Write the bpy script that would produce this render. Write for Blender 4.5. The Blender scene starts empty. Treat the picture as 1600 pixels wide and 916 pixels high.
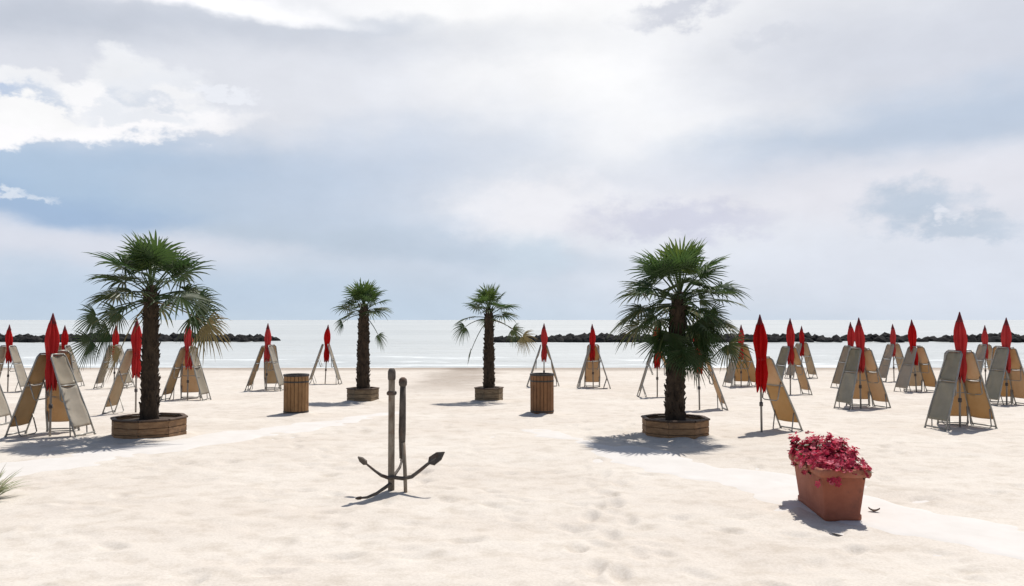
import bpy, math, random
import numpy as np
from mathutils import Vector, Matrix

random.seed(7)
rng = np.random.default_rng(11)
scene = bpy.context.scene
C = scene.collection
R = math.radians
PI = math.pi

# ------------------------------------------------------------------ camera
CAM_H = 2.15
F = 1256.0                                  # focal length in pixels of the 1600 x 916 photo
PITCH = math.atan(42.0 / F)
cam_d = bpy.data.cameras.new('camera')
cam_d.sensor_width = 36.0
cam_d.lens = 36.0 * F / 1600.0
cam_d.clip_start = 0.1
cam_d.clip_end = 60000.0
cam = bpy.data.objects.new('camera', cam_d)
C.objects.link(cam)
cam.location = (0, 0, CAM_H)
cam.rotation_euler = (R(90) + PITCH, 0, 0)
scene.camera = cam

# ------------------------------------------------------------------ exposure
EXPO = -0.04
scene.view_settings.view_transform = 'Standard'
scene.view_settings.look = 'None'
scene.view_settings.exposure = EXPO
scene.view_settings.gamma = 1.0
scene.view_settings.use_curve_mapping = False

# ------------------------------------------------------------------ sun
SUN_VEC = Vector((0.29, 0.40, 1.0)).normalized()       # towards the sun: high, behind the beach, to the right
SUN_EL = math.asin(SUN_VEC.z)
SUN_AZ = math.atan2(SUN_VEC.x, SUN_VEC.y)
sun_d = bpy.data.lights.new('sun', 'SUN')
sun_d.energy = 5.0
sun_d.angle = R(0.6)
sun_d.color = (1.0, 0.955, 0.89)
sun = bpy.data.objects.new('sun', sun_d)
C.objects.link(sun)
sun.rotation_euler = (-SUN_VEC).to_track_quat('-Z', 'Y').to_euler()
sun.location = (10, 12, 40)

# ------------------------------------------------------------------ sky
def lin(c):
    out = []
    for v in c:
        v /= 255.0
        out.append(v / 12.92 if v <= 0.04045 else ((v + 0.055) / 1.055) ** 2.4)
    return out

def azel(px, py):
    """direction (degrees) of a photo pixel: where in the sky a cloud stands"""
    dx, dy = (px - 800) / F, (458 - py) / F
    y = math.cos(PITCH) - dy * math.sin(PITCH)
    z = math.sin(PITCH) + dy * math.cos(PITCH)
    return math.degrees(math.atan2(dx, y)), math.degrees(math.atan2(z, math.hypot(dx, y)))

world = bpy.data.worlds.new('World')
scene.world = world
world.use_nodes = True
wt = world.node_tree
wt.nodes.clear()
WL = wt.links

def wset(sock, v):
    if isinstance(v, bpy.types.NodeSocket):
        WL.new(v, sock)
    else:
        sock.default_value = v

def M_(op, a, b=None, c=None, clamp=False):
    n = wt.nodes.new('ShaderNodeMath'); n.operation = op; n.use_clamp = clamp
    wset(n.inputs[0], a)
    if b is not None: wset(n.inputs[1], b)
    if c is not None: wset(n.inputs[2], c)
    return n.outputs[0]

def maprange(v, a, b, c=0.0, d=1.0, interp='SMOOTHSTEP'):
    n = wt.nodes.new('ShaderNodeMapRange'); n.interpolation_type = interp
    wset(n.inputs['Value'], v)
    n.inputs['From Min'].default_value = a; n.inputs['From Max'].default_value = b
    n.inputs['To Min'].default_value = c; n.inputs['To Max'].default_value = d
    return n.outputs['Result']

def mixc(f, a, b):
    n = wt.nodes.new('ShaderNodeMix'); n.data_type = 'RGBA'
    wset(n.inputs['Factor'], f); wset(n.inputs['A'], a); wset(n.inputs['B'], b)
    return n.outputs['Result']

tc = wt.nodes.new('ShaderNodeTexCoord')
nrm = wt.nodes.new('ShaderNodeVectorMath'); nrm.operation = 'NORMALIZE'
WL.new(tc.outputs['Generated'], nrm.inputs[0])
sp = wt.nodes.new('ShaderNodeSeparateXYZ'); WL.new(nrm.outputs[0], sp.inputs[0])
AZ = M_('MULTIPLY', M_('ARCTAN2', sp.outputs[0], sp.outputs[1]), 180 / PI)
EL = M_('MULTIPLY', M_('ARCSINE', sp.outputs[2]), 180 / PI)

def skynoise(sx, sy, off, detail=6.0, rough=0.55):
    cb = wt.nodes.new('ShaderNodeCombineXYZ')
    wset(cb.inputs[0], M_('MULTIPLY', AZ, sx)); wset(cb.inputs[1], M_('MULTIPLY', EL, sy)); cb.inputs[2].default_value = off
    n = wt.nodes.new('ShaderNodeTexNoise'); n.noise_dimensions = '3D'
    n.inputs['Scale'].default_value = 1.0; n.inputs['Detail'].default_value = detail; n.inputs['Roughness'].default_value = rough
    WL.new(cb.outputs[0], n.inputs['Vector'])
    s = wt.nodes.new('ShaderNodeSeparateColor'); WL.new(n.outputs['Color'], s.inputs[0])
    return s.outputs[0], s.outputs[1], s.outputs[2]

n1, n2, n3 = skynoise(0.085, 0.17, 3.1)
m1, m2, m3 = skynoise(0.34, 0.55, 9.7, 7.0, 0.6)
AZs = M_('ADD', AZ, M_('MULTIPLY', M_('SUBTRACT', n1, 0.5), 15.0))
ELs = M_('ADD', EL, M_('MULTIPLY', M_('SUBTRACT', n2, 0.5), 5.0))
AZf = M_('ADD', AZ, M_('ADD', M_('MULTIPLY', M_('SUBTRACT', m1, 0.5), 6.5), M_('MULTIPLY', M_('SUBTRACT', n1, 0.5), 3.0)))
ELf = M_('ADD', EL, M_('ADD', M_('MULTIPLY', M_('SUBTRACT', m2, 0.5), 4.6), M_('MULTIPLY', M_('SUBTRACT', n2, 0.5), 1.0)))

SKY_K = 10.0 / (2 ** EXPO)                       # the background runs at strength 0.1
def skycol(c, k=1.0):
    l = lin(c)
    return (l[0] * SKY_K * k, l[1] * SKY_K * k, l[2] * SKY_K * k, 1.0)

def blob(col, px, py, rx, ry, rot, rgb, strength=1.0, soft=0.5, fine=False, k=1.0):
    a0, e0 = azel(px, py)
    rx, ry = math.degrees(rx / F), math.degrees(ry / F)
    A, E = (AZf, ELf) if fine else (AZs, ELs)
    dx, dy = M_('SUBTRACT', A, a0), M_('SUBTRACT', E, e0)
    c_, s_ = math.cos(R(rot)), math.sin(R(rot))
    u = M_('ADD', M_('MULTIPLY', dx, c_ / rx), M_('MULTIPLY', dy, s_ / rx))
    v = M_('ADD', M_('MULTIPLY', dx, -s_ / ry), M_('MULTIPLY', dy, c_ / ry))
    q = M_('SQRT', M_('ADD', M_('MULTIPLY', u, u), M_('MULTIPLY', v, v)))
    f = maprange(q, 1 + soft, 1 - soft, 0.0, strength)
    return mixc(f, col, skycol(rgb, k))

# veil of high cloud: bluish near the horizon, greyer above
hz = maprange(EL, 0.0, 7.0)
col = mixc(hz, skycol((199, 214, 229)), skycol((221, 225, 235)))
col = blob(col, 1500, 430, 600, 75, 0, (222, 227, 238), .8, .7)
col = blob(col, 850, 20, 470, 250, -10, (254, 254, 255), 1.0, .85)
col = blob(col, 1450, 90, 330, 85, -8, (207, 212, 224), .75, .8)
col = blob(col, 1430, 205, 380, 40, 7, (191, 205, 224), .9, .8)
col = blob(col, 1300, 300, 360, 45, 0, (230, 230, 238), .7, .7)
col = blob(col, 300, 285, 400, 66, 6, (165, 191, 219), 1.0, .7)
col = blob(col, 480, 345, 330, 55, -8, (188, 204, 223), .8, .8)
col = blob(col, 590, 385, 330, 20, -4, (190, 204, 220), .7, .8)
col = blob(col, 620, 250, 260, 80, 0, (212, 218, 230), .6, .8)
col = blob(col, 60, 332, 170, 24, 0, (161, 185, 215), .85, .7)
col = blob(col, 45, 310, 26, 5, 0, (226, 233, 243), .8, .7, True)
col = blob(col, 60, 395, 240, 32, 0, (218, 222, 233), .9, .6)
col = blob(col, 230, 465, 420, 38, 0, (190, 207, 226), .8, .8)
col = blob(col, 220, 52, 480, 40, 3, (194, 201, 214), .95, .75)
col = blob(col, 560, 32, 130, 16, 4, (200, 207, 219), .7, .7)
col = blob(col, 330, 6, 190, 13, 0, (253, 253, 255), .9, .6, k=1.05)
col = blob(col, 300, 130, 380, 60, 6, (226, 229, 237), .9, .7)
# the sunlit cumulus at the left
col = blob(col, 45, 148, 110, 18, 6, (190, 206, 230), .9, .6, True)
col = blob(col, 20, 120, 80, 14, 0, (246, 247, 250), .9, .5, True)
col = blob(col, 200, 118, 48, 36, 0, (240, 242, 246), .9, .35, True)
col = blob(col, 255, 150, 62, 34, 0, (236, 239, 245), .9, .35, True)
col = blob(col, 165, 170, 105, 24, 0, (221, 227, 237), .9, .4, True)
col = blob(col, 135, 148, 42, 22, 0, (251, 251, 253), 1.0, .30, True)
col = blob(col, 285, 150, 36, 14, 0, (246, 247, 250), .9, .4, True)
col = blob(col, 110, 198, 215, 24, 8, (251, 250, 252), 1.0, .35, True, k=1.03)
col = blob(col, 45, 178, 60, 18, 0, (252, 252, 253), 1.0, .3, True)
col = blob(col, 205, 185, 70, 12, 0, (232, 236, 243), .8, .4, True)
col = blob(col, 345, 146, 32, 7, 0, (240, 243, 250), .8, .5, True)
col = blob(col, 850, 330, 120, 46, 0, (242, 242, 247), .85, .6, True)
col = blob(col, 830, 395, 60, 25, 0, (206, 220, 233), .6, .7)
col = blob(col, 1050, 347, 130, 24, 0, (206, 209, 226), .8, .6, True)
col = blob(col, 1425, 325, 62, 30, 0, (189, 203, 220), .85, .55, True)
col = blob(col, 1505, 352, 70, 15, -8, (192, 205, 221), .8, .6, True)
col = blob(col, 1487, 338, 20, 8, 0, (236, 238, 246), .7, .6, True)
col = blob(col, 1060, 12, 75, 16, 8, (206, 210, 222), .8, .6, True)
col = blob(col, 1210, 55, 60, 10, 6, (214, 218, 228), .6, .7, True)
# faint grain of the cloud sheet
gr = M_('ADD', 1.0, M_('ADD', M_('MULTIPLY', M_('SUBTRACT', n3, 0.5), 0.16), M_('MULTIPLY', M_('SUBTRACT', m3, 0.5), 0.10)))
vm = wt.nodes.new('ShaderNodeVectorMath'); vm.operation = 'SCALE'
WL.new(col, vm.inputs[0]); WL.new(gr, vm.inputs['Scale'])
col = vm.outputs[0]

sky = wt.nodes.new('ShaderNodeTexSky')
sky.sky_type = 'NISHITA'
sky.sun_disc = False
sky.sun_elevation = SUN_EL
sky.sun_rotation = SUN_AZ
sky.air_density = 1.0; sky.dust_density = 1.2; sky.ozone_density = 1.2
# the cloud bank stands over the sea; overhead and inland the sky is clear
cover = M_('MULTIPLY', maprange(EL, 26.0, 44.0, 1.0, 0.0), maprange(M_('ABSOLUTE', AZ), 48.0, 85.0, 1.0, 0.12))
final = mixc(cover, sky.outputs[0], col)
bg = wt.nodes.new('ShaderNodeBackground'); bg.inputs['Strength'].default_value = 0.1
WL.new(final, bg.inputs['Color'])
wo = wt.nodes.new('ShaderNodeOutputWorld'); WL.new(bg.outputs[0], wo.inputs['Surface'])

# ------------------------------------------------------------------ helpers: tags
def tag(o, label=None, cat=None, group=None, kind=None):
    if label: o['label'] = label
    if cat: o['category'] = cat
    if group: o['group'] = group
    if kind: o['kind'] = kind
    return o

def empty(name, loc, rz=0.0):
    o = bpy.data.objects.new(name, None)
    C.objects.link(o)
    o.location = loc; o.rotation_euler = (0, 0, rz)
    o.empty_display_size = 0.2
    return o

class MB:
    """collects shapes and links them as ONE mesh object"""
    def __init__(self):
        self.v = []; self.f = []; self.t = []; self.mi = []; self.m = 0; self.tone = 0.5
    def vert(self, p):
        self.v.append((p[0], p[1], p[2])); self.t.append(self.tone); return len(self.v) - 1
    def face(self, idx):
        self.f.append(tuple(idx)); self.mi.append(self.m)
    def box(self, c, s, rot=None, taper=1.0, bev=0.0):
        m = rot if rot is not None else Matrix.Identity(3)
        c = Vector(c); hx, hy, hz = s[0] / 2, s[1] / 2, s[2] / 2
        if bev <= 0:
            ids = []
            for z, k in ((-hz, 1.0), (hz, taper)):
                for x, y in ((-hx, -hy), (hx, -hy), (hx, hy), (-hx, hy)):
                    ids.append(self.vert(c + m @ Vector((x * k, y * k, z))))
            for q in ((3, 2, 1, 0), (4, 5, 6, 7), (0, 1, 5, 4), (1, 2, 6, 5), (2, 3, 7, 6), (3, 0, 4, 7)):
                self.face([ids[i] for i in q])
            return
        rings = []
        for z, ins in ((-hz, bev), (-hz + bev, 0), (hz - bev, 0), (hz, bev)):
            k = 1.0 + (taper - 1.0) * (z + hz) / (2 * hz)
            ax, ay = hx * k - ins, hy * k - ins
            b = bev
            pts = [(-ax + b, -ay), (ax - b, -ay), (ax, -ay + b), (ax, ay - b), (ax - b, ay), (-ax + b, ay), (-ax, ay - b), (-ax, -ay + b)]
            rings.append([self.vert(c + m @ Vector((x, y, z))) for x, y in pts])
        for a, b in zip(rings[:-1], rings[1:]):
            for i in range(8):
                j = (i + 1) % 8
                self.face((a[i], a[j], b[j], b[i]))
        self.face(rings[0][::-1]); self.face(rings[-1])
    def tube(self, pts, rad, n=8, cap=True):
        pts = [Vector(p) for p in pts]
        if not isinstance(rad, (list, tuple)): rad = [rad] * len(pts)
        prev = None; rings = []
        for i, p in enumerate(pts):
            d = (pts[min(i + 1, len(pts) - 1)] - pts[max(i - 1, 0)]).normalized()
            if prev is None:
                a = d.orthogonal().normalized()
            else:
                a = (prev - d * prev.dot(d)).normalized()
            prev = a; b = d.cross(a)
            rings.append([self.vert(p + (a * math.cos(2 * PI * k / n) + b * math.sin(2 * PI * k / n)) * rad[i]) for k in range(n)])
        for ra, rb in zip(rings[:-1], rings[1:]):
            for k in range(n):
                j = (k + 1) % n
                self.face((ra[k], ra[j], rb[j], rb[k]))
        if cap:
            self.face(rings[0][::-1]); self.face(rings[-1])
    def lathe(self, prof, n=16, c=(0, 0, 0), fn=None, cap=True):
        rings = []
        for r, z in prof:
            ring = []
            for k in range(n):
                a = 2 * PI * k / n
                rr = fn(r, z, a) if fn else r
                ring.append(self.vert((c[0] + rr * math.cos(a), c[1] + rr * math.sin(a), c[2] + z)))
            rings.append(ring)
        for ra, rb in zip(rings[:-1], rings[1:]):
            for k in range(n):
                j = (k + 1) % n
                self.face((ra[k], ra[j], rb[j], rb[k]))
        if cap:
            self.face(rings[0][::-1]); self.face(rings[-1])
    def build(self, name, mats, parent=None, smooth=False, loc=None):
        me = bpy.data.meshes.new(name)
        me.from_pydata(self.v, [], self.f)
        if not isinstance(mats, (list, tuple)): mats = [mats]
        for m in mats: me.materials.append(m)
        if len(mats) > 1: me.polygons.foreach_set('material_index', self.mi)
        at_ = me.attributes.new('tone', 'FLOAT', 'POINT'); at_.data.foreach_set('value', self.t)
        if smooth: me.polygons.foreach_set('use_smooth', [True] * len(self.f))
        me.validate(); me.update()
        o = bpy.data.objects.new(name, me)
        C.objects.link(o)
        if parent: o.parent = parent
        if loc: o.location = loc
        return o

def copy_tree(o, parent=None):
    c = o.copy(); C.objects.link(c); c.parent = parent
    for ch in [x for x in bpy.data.objects if x.parent == o]:
        copy_tree(ch, c)
    return c

# ------------------------------------------------------------------ helpers: materials
def new_mat(name):
    m = bpy.data.materials.new(name); m.use_nodes = True
    nt = m.node_tree; nt.nodes.clear()
    out = nt.nodes.new('ShaderNodeOutputMaterial')
    return m, nt, out

def NN(nt, t, **kw):
    n = nt.nodes.new(t)
    for k, v in kw.items(): setattr(n, k, v)
    return n

def noise_mat(name, c1, c2, scale=(8, 8, 8), rough=0.7, bump=0.2, bdist=0.01, detail=6, trans=0.0, tcol=None, spec=0.3, metal=0.0, coord='Object', c3=None, fade=0.0, stain=None, stain_scale=3.0):
    m, nt, out = new_mat(name); L = nt.links.new
    tcn = NN(nt, 'ShaderNodeTexCoord')
    mp = NN(nt, 'ShaderNodeMapping'); mp.inputs['Scale'].default_value = scale
    if coord == 'World':
        g = NN(nt, 'ShaderNodeNewGeometry'); L(g.outputs['Position'], mp.inputs['Vector'])
    else:
        L(tcn.outputs[coord], mp.inputs['Vector'])
    nz = NN(nt, 'ShaderNodeTexNoise'); nz.inputs['Scale'].default_value = 1.0; nz.inputs['Detail'].default_value = detail; nz.inputs['Roughness'].default_value = 0.6
    L(mp.outputs[0], nz.inputs['Vector'])
    rp = NN(nt, 'ShaderNodeValToRGB')
    rp.color_ramp.elements[0].position = 0.32; rp.color_ramp.elements[0].color = (*c1, 1)
    rp.color_ramp.elements[1].position = 0.68; rp.color_ramp.elements[1].color = (*c2, 1)
    if c3:
        e = rp.color_ramp.elements.new(0.5); e.color = (*c3, 1)
    L(nz.outputs['Fac'], rp.inputs[0])
    base = rp.outputs[0]
    if stain:
        sn = NN(nt, 'ShaderNodeTexNoise'); sn.inputs['Scale'].default_value = stain_scale; sn.inputs['Detail'].default_value = 8; sn.inputs['Roughness'].default_value = .7
        L(tcn.outputs['Object'], sn.inputs['Vector'])
        sr = NN(nt, 'ShaderNodeMapRange', interpolation_type='SMOOTHSTEP'); sr.inputs['From Min'].default_value = .50; sr.inputs['From Max'].default_value = .70; sr.inputs['To Max'].default_value = .75
        L(sn.outputs['Fac'], sr.inputs['Value'])
        sm_ = NN(nt, 'ShaderNodeMix', data_type='RGBA'); sm_.inputs['B'].default_value = (*stain, 1)
        L(sr.outputs[0], sm_.inputs['Factor']); L(base, sm_.inputs['A']); base = sm_.outputs['Result']
    if fade > 0:                                         # sun-bleaching differs from one object to the next
        oi = NN(nt, 'ShaderNodeObjectInfo')
        hs = NN(nt, 'ShaderNodeHueSaturation')
        f1 = NN(nt, 'ShaderNodeMapRange'); f1.inputs['To Min'].default_value = 1.0 - fade; f1.inputs['To Max'].default_value = 1.0 + fade * .4
        f2 = NN(nt, 'ShaderNodeMapRange'); f2.inputs['To Min'].default_value = 1.0 + fade * .5; f2.inputs['To Max'].default_value = 1.0 - fade * .6
        L(oi.outputs['Random'], f1.inputs['Value']); L(oi.outputs['Random'], f2.inputs['Value'])
        L(f1.outputs[0], hs.inputs['Saturation']); L(f2.outputs[0], hs.inputs['Value']); L(base, hs.inputs['Color']); base = hs.outputs[0]
    p = NN(nt, 'ShaderNodeBsdfPrincipled')
    p.inputs['Roughness'].default_value = rough; p.inputs['Metallic'].default_value = metal
    p.inputs['Specular IOR Level'].default_value = spec
    L(base, p.inputs['Base Color'])
    if bump > 0:
        b = NN(nt, 'ShaderNodeBump'); b.inputs['Strength'].default_value = bump; b.inputs['Distance'].default_value = bdist
        L(nz.outputs['Fac'], b.inputs['Height']); L(b.outputs[0], p.inputs['Normal'])
    last = p.outputs[0]
    if trans > 0:
        t = NN(nt, 'ShaderNodeBsdfTranslucent')
        if tcol: t.inputs['Color'].default_value = (*tcol, 1)
        else: L(base, t.inputs['Color'])
        mx = NN(nt, 'ShaderNodeMixShader'); mx.inputs[0].default_value = trans
        L(p.outputs[0], mx.inputs[1]); L(t.outputs[0], mx.inputs[2]); last = mx.outputs[0]
    L(last, out.inputs['Surface'])
    return m

def leaf_mat(name, stops, trans=0.45, rough=0.42):
    """tone attribute (leaf age) picks the colour"""
    m, nt, out = new_mat(name); L = nt.links.new
    a = NN(nt, 'ShaderNodeAttribute'); a.attribute_name = 'tone'
    tcn = NN(nt, 'ShaderNodeTexCoord')
    nz = NN(nt, 'ShaderNodeTexNoise'); nz.inputs['Scale'].default_value = 9.0; nz.inputs['Detail'].default_value = 3
    L(tcn.outputs['Object'], nz.inputs['Vector'])
    ad = NN(nt, 'ShaderNodeMath', operation='MULTIPLY_ADD'); ad.inputs[1].default_value = 0.25; L(nz.outputs['Fac'], ad.inputs[0])
    sb = NN(nt, 'ShaderNodeMath', operation='SUBTRACT'); sb.inputs[1].default_value = 0.125; L(a.outputs['Fac'], sb.inputs[0]); L(sb.outputs[0], ad.inputs[2])
    rp = NN(nt, 'ShaderNodeValToRGB')
    els = rp.color_ramp.elements
    els[0].position, els[0].color = stops[0][0], (*stops[0][1], 1)
    els[1].position, els[1].color = stops[-1][0], (*stops[-1][1], 1)
    for pos, c in stops[1:-1]:
        e = els.new(pos); e.color = (*c, 1)
    L(ad.outputs[0], rp.inputs[0])
    p = NN(nt, 'ShaderNodeBsdfPrincipled'); p.inputs['Roughness'].default_value = rough; p.inputs['Specular IOR Level'].default_value = 0.4
    L(rp.outputs[0], p.inputs['Base Color'])
    t = NN(nt, 'ShaderNodeBsdfTranslucent'); L(rp.outputs[0], t.inputs['Color'])
    mx = NN(nt, 'ShaderNodeMixShader'); mx.inputs[0].default_value = trans
    L(p.outputs[0], mx.inputs[1]); L(t.outputs[0], mx.inputs[2]); L(mx.outputs[0], out.inputs['Surface'])
    return m

# ------------------------------------------------------------------ ground shape
def sstep(a, b, x):
    t = np.clip((x - a) / (b - a), 0, 1)
    return t * t * (3 - 2 * t)

def ground_base(Y):
    Y = np.asarray(Y, dtype=float)
    z = -0.34 * sstep(13.0, 33.0, Y) - 0.12 * np.clip((Y - 31) / 13.0, 0, 1) - 0.085 * np.clip(Y - 44, 0, 40)
    return z

def ray(px, py):
    dx, dy = (px - 800) / F, (458 - py) / F
    return dx, math.cos(PITCH) - dy * math.sin(PITCH), math.sin(PITCH) + dy * math.cos(PITCH)

def at(px, py):
    """where the sand is, seen at a photo pixel"""
    dx, dy, dz = ray(px, py)
    lo, hi = 1.0, 200.0
    for _ in range(60):
        t = (lo + hi) / 2
        if CAM_H + t * dz > float(ground_base(t * dy)): lo = t
        else: hi = t
    return Vector((lo * dx, lo * dy, float(ground_base(lo * dy))))

def height_at(py, Y):
    dx, dy, dz = ray(800, py)
    return CAM_H + dz / dy * Y

def vnoise(x, y, seed):
    ix = np.floor(x).astype(np.int64); iy = np.floor(y).astype(np.int64)
    fx = x - ix; fy = y - iy
    fx = fx * fx * (3 - 2 * fx); fy = fy * fy * (3 - 2 * fy)
    def h(a, b):
        v = (a * 374761393 + b * 668265263 + seed * 974711) & 0xffffffff
        v = ((v ^ (v >> 13)) * 1274126177) & 0xffffffff
        v = v ^ (v >> 16)
        return (v & 0xffff) / 65535.0
    a = h(ix, iy); b = h(ix + 1, iy); c = h(ix, iy + 1); d = h(ix + 1, iy + 1)
    return (a * (1 - fx) + b * fx) * (1 - fy) + (c * (1 - fx) + d * fx) * fy - 0.5

# the two pale walkways: centre lines on the beach
PATHS = [((-10.2, 6.1), (-2.75, 19.6), 0.78), ((7.6, 2.9), (0.2, 16.0), 0.72)]
def path_dist(X, Y, k):
    (ax, ay), (bx, by), w = PATHS[k]
    dx, dy = bx - ax, by - ay; l2 = dx * dx + dy * dy
    t = np.clip(((X - ax) * dx + (Y - ay) * dy) / l2, 0, 1)
    return np.hypot(X - ax - t * dx, Y - ay - t * dy), t

def sand_height(X, Y):
    z = ground_base(Y)
    near = 1.0 - 0.5 * sstep(20, 45, Y)
    flat = np.ones_like(z)
    for k in range(2):
        d, t = path_dist(X, Y, k)
        flat = np.minimum(flat, 0.25 + 0.75 * sstep(PATHS[k][2] * 0.75, PATHS[k][2] * 1.35, d))
    nz = 0.048 * vnoise(X / 2.1, Y / 1.7, 1) + 0.028 * vnoise(X / 0.75, Y / 0.6, 2) + 0.020 * vnoise(X / 0.33, Y / 0.27, 3) + 0.011 * vnoise(X / 0.13, Y / 0.12, 4)
    return z + nz * near * flat * (1 - 0.8 * sstep(38, 46, Y))

def grid_mesh(name, X, Y, Z, mat):
    ny, nx = X.shape
    co = np.stack([X, Y, Z], -1).reshape(-1, 3).astype(np.float32)
    i = (np.arange(ny - 1)[:, None] * nx + np.arange(nx - 1)[None, :]).ravel()
    q = np.stack([i, i + 1, i + 1 + nx, i + nx], -1).astype(np.int32)
    me = bpy.data.meshes.new(name)
    me.vertices.add(len(co)); me.vertices.foreach_set('co', co.ravel())
    me.loops.add(q.size); me.loops.foreach_set('vertex_index', q.ravel())
    me.polygons.add(len(q))
    me.polygons.foreach_set('loop_start', np.arange(0, q.size, 4, dtype=np.int32))
    me.polygons.foreach_set('loop_total', np.full(len(q), 4, dtype=np.int32))
    me.polygons.foreach_set('use_smooth', np.ones(len(q), dtype=bool))
    me.materials.append(mat)
    me.update(calc_edges=True); me.validate()
    o = bpy.data.objects.new(name, me); C.objects.link(o)
    return o

# ------------------------------------------------------------------ sand
def sand_material():
    m, nt, out = new_mat('sand'); L = nt.links.new
    g = NN(nt, 'ShaderNodeNewGeometry')
    def nz(scale, detail=5, rough=0.6):
        mp = NN(nt, 'ShaderNodeMapping'); mp.inputs['Scale'].default_value = scale
        L(g.outputs['Position'], mp.inputs['Vector'])
        n = NN(nt, 'ShaderNodeTexNoise'); n.inputs['Scale'].default_value = 1.0; n.inputs['Detail'].default_value = detail; n.inputs['Roughness'].default_value = rough
        L(mp.outputs[0], n.inputs['Vector']); return n
    big = nz((0.35, 0.5, 1), 5); mid = nz((2.6, 3.2, 3), 7, 0.65); fine = nz((38, 38, 38), 6, 0.7)
    r1 = NN(nt, 'ShaderNodeValToRGB')
    r1.color_ramp.elements[0].position = 0.33; r1.color_ramp.elements[0].color = (0.565, 0.510, 0.450, 1)
    r1.color_ramp.elements[1].position = 0.66; r1.color_ramp.elements[1].color = (0.625, 0.580, 0.522, 1)
    L(big.outputs['Fac'], r1.inputs[0])
    r2 = NN(nt, 'ShaderNodeValToRGB')
    r2.color_ramp.elements[0].position = 0.30; r2.color_ramp.elements[0].color = (0.80, 0.775, 0.74, 1)
    r2.color_ramp.elements[1].position = 0.52; r2.color_ramp.elements[1].color = (1, 1, 1, 1)
    L(mid.outputs['Fac'], r2.inputs[0])
    mu = NN(nt, 'ShaderNodeMix', data_type='RGBA', blend_type='MULTIPLY'); mu.inputs['Factor'].default_value = 0.8
    L(r1.outputs[0], mu.inputs['A']); L(r2.outputs[0], mu.inputs['B'])
    r3 = NN(nt, 'ShaderNodeValToRGB')
    r3.color_ramp.elements[0].position = 0.30; r3.color_ramp.elements[0].color = (0.78, 0.76, 0.73, 1)
    r3.color_ramp.elements[1].position = 0.60; r3.color_ramp.elements[1].color = (1, 1, 1, 1)
    L(fine.outputs['Fac'], r3.inputs[0])
    mu2 = NN(nt, 'ShaderNodeMix', data_type='RGBA', blend_type='MULTIPLY'); mu2.inputs['Factor'].default_value = 0.7
    L(mu.outputs['Result'], mu2.inputs['A']); L(r3.outputs[0], mu2.inputs['B'])
    # wet sand by the water
    sx = NN(nt, 'ShaderNodeSeparateXYZ'); L(g.outputs['Position'], sx.inputs[0])
    wa = NN(nt, 'ShaderNodeMath', operation='MULTIPLY_ADD'); wa.inputs[1].default_value = 5.0; L(big.outputs['Fac'], wa.inputs[0]); L(sx.outputs[1], wa.inputs[2])
    wr = NN(nt, 'ShaderNodeMapRange', interpolation_type='SMOOTHSTEP'); wr.inputs['From Min'].default_value = 42.5; wr.inputs['From Max'].default_value = 45.5
    L(wa.outputs[0], wr.inputs['Value'])
    wet = NN(nt, 'ShaderNodeMix', data_type='RGBA', blend_type='MULTIPLY'); wet.inputs['B'].default_value = (0.62, 0.58, 0.55, 1)
    L(wr.outputs[0], wet.inputs['Factor']); L(mu2.outputs['Result'], wet.inputs['A'])
    # trodden, damper track down to the water between the two small palms
    tx = NN(nt, 'ShaderNodeMath', operation='MULTIPLY_ADD'); tx.inputs[1].default_value = 5.0; L(big.outputs['Fac'], tx.inputs[0]); L(sx.outputs[0], tx.inputs[2])
    t2 = NN(nt, 'ShaderNodeMath', operation='SUBTRACT'); t2.inputs[1].default_value = 0.2; L(tx.outputs[0], t2.inputs[0])
    t3 = NN(nt, 'ShaderNodeMath', operation='ABSOLUTE'); L(t2.outputs[0], t3.inputs[0])
    t4 = NN(nt, 'ShaderNodeMapRange', interpolation_type='SMOOTHSTEP'); t4.inputs['From Min'].default_value = 2.3; t4.inputs['From Max'].default_value = .5; L(t3.outputs[0], t4.inputs['Value'])
    t5 = NN(nt, 'ShaderNodeMapRange', interpolation_type='SMOOTHSTEP'); t5.inputs['From Min'].default_value = 24; t5.inputs['From Max'].default_value = 33; L(sx.outputs[1], t5.inputs['Value'])
    t6 = NN(nt, 'ShaderNodeMath', operation='MULTIPLY'); L(t4.outputs[0], t6.inputs[0]); L(t5.outputs[0], t6.inputs[1])
    trk = NN(nt, 'ShaderNodeMix', data_type='RGBA', blend_type='MULTIPLY'); trk.inputs['B'].default_value = (0.68, 0.65, 0.63, 1)
    L(t6.outputs[0], trk.inputs['Factor']); L(wet.outputs['Result'], trk.inputs['A']); wet = trk
    p = NN(nt, 'ShaderNodeBsdfPrincipled'); p.inputs['Roughness'].default_value = 0.92; p.inputs['Specular IOR Level'].default_value = 0.12
    L(wet.outputs['Result'], p.inputs['Base Color'])
    b1 = NN(nt, 'ShaderNodeBump'); b1.inputs['Strength'].default_value = 0.35; b1.inputs['Distance'].default_value = 0.045
    L(mid.outputs['Fac'], b1.inputs['Height'])
    b2 = NN(nt, 'ShaderNodeBump'); b2.inputs['Strength'].default_value = 0.5; b2.inputs['Distance'].default_value = 0.006
    L(fine.outputs['Fac'], b2.inputs['Height']); L(b1.outputs[0], b2.inputs['Normal']); L(b2.outputs[0], p.inputs['Normal'])
    L(p.outputs[0], out.inputs['Surface'])
    return m

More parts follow.
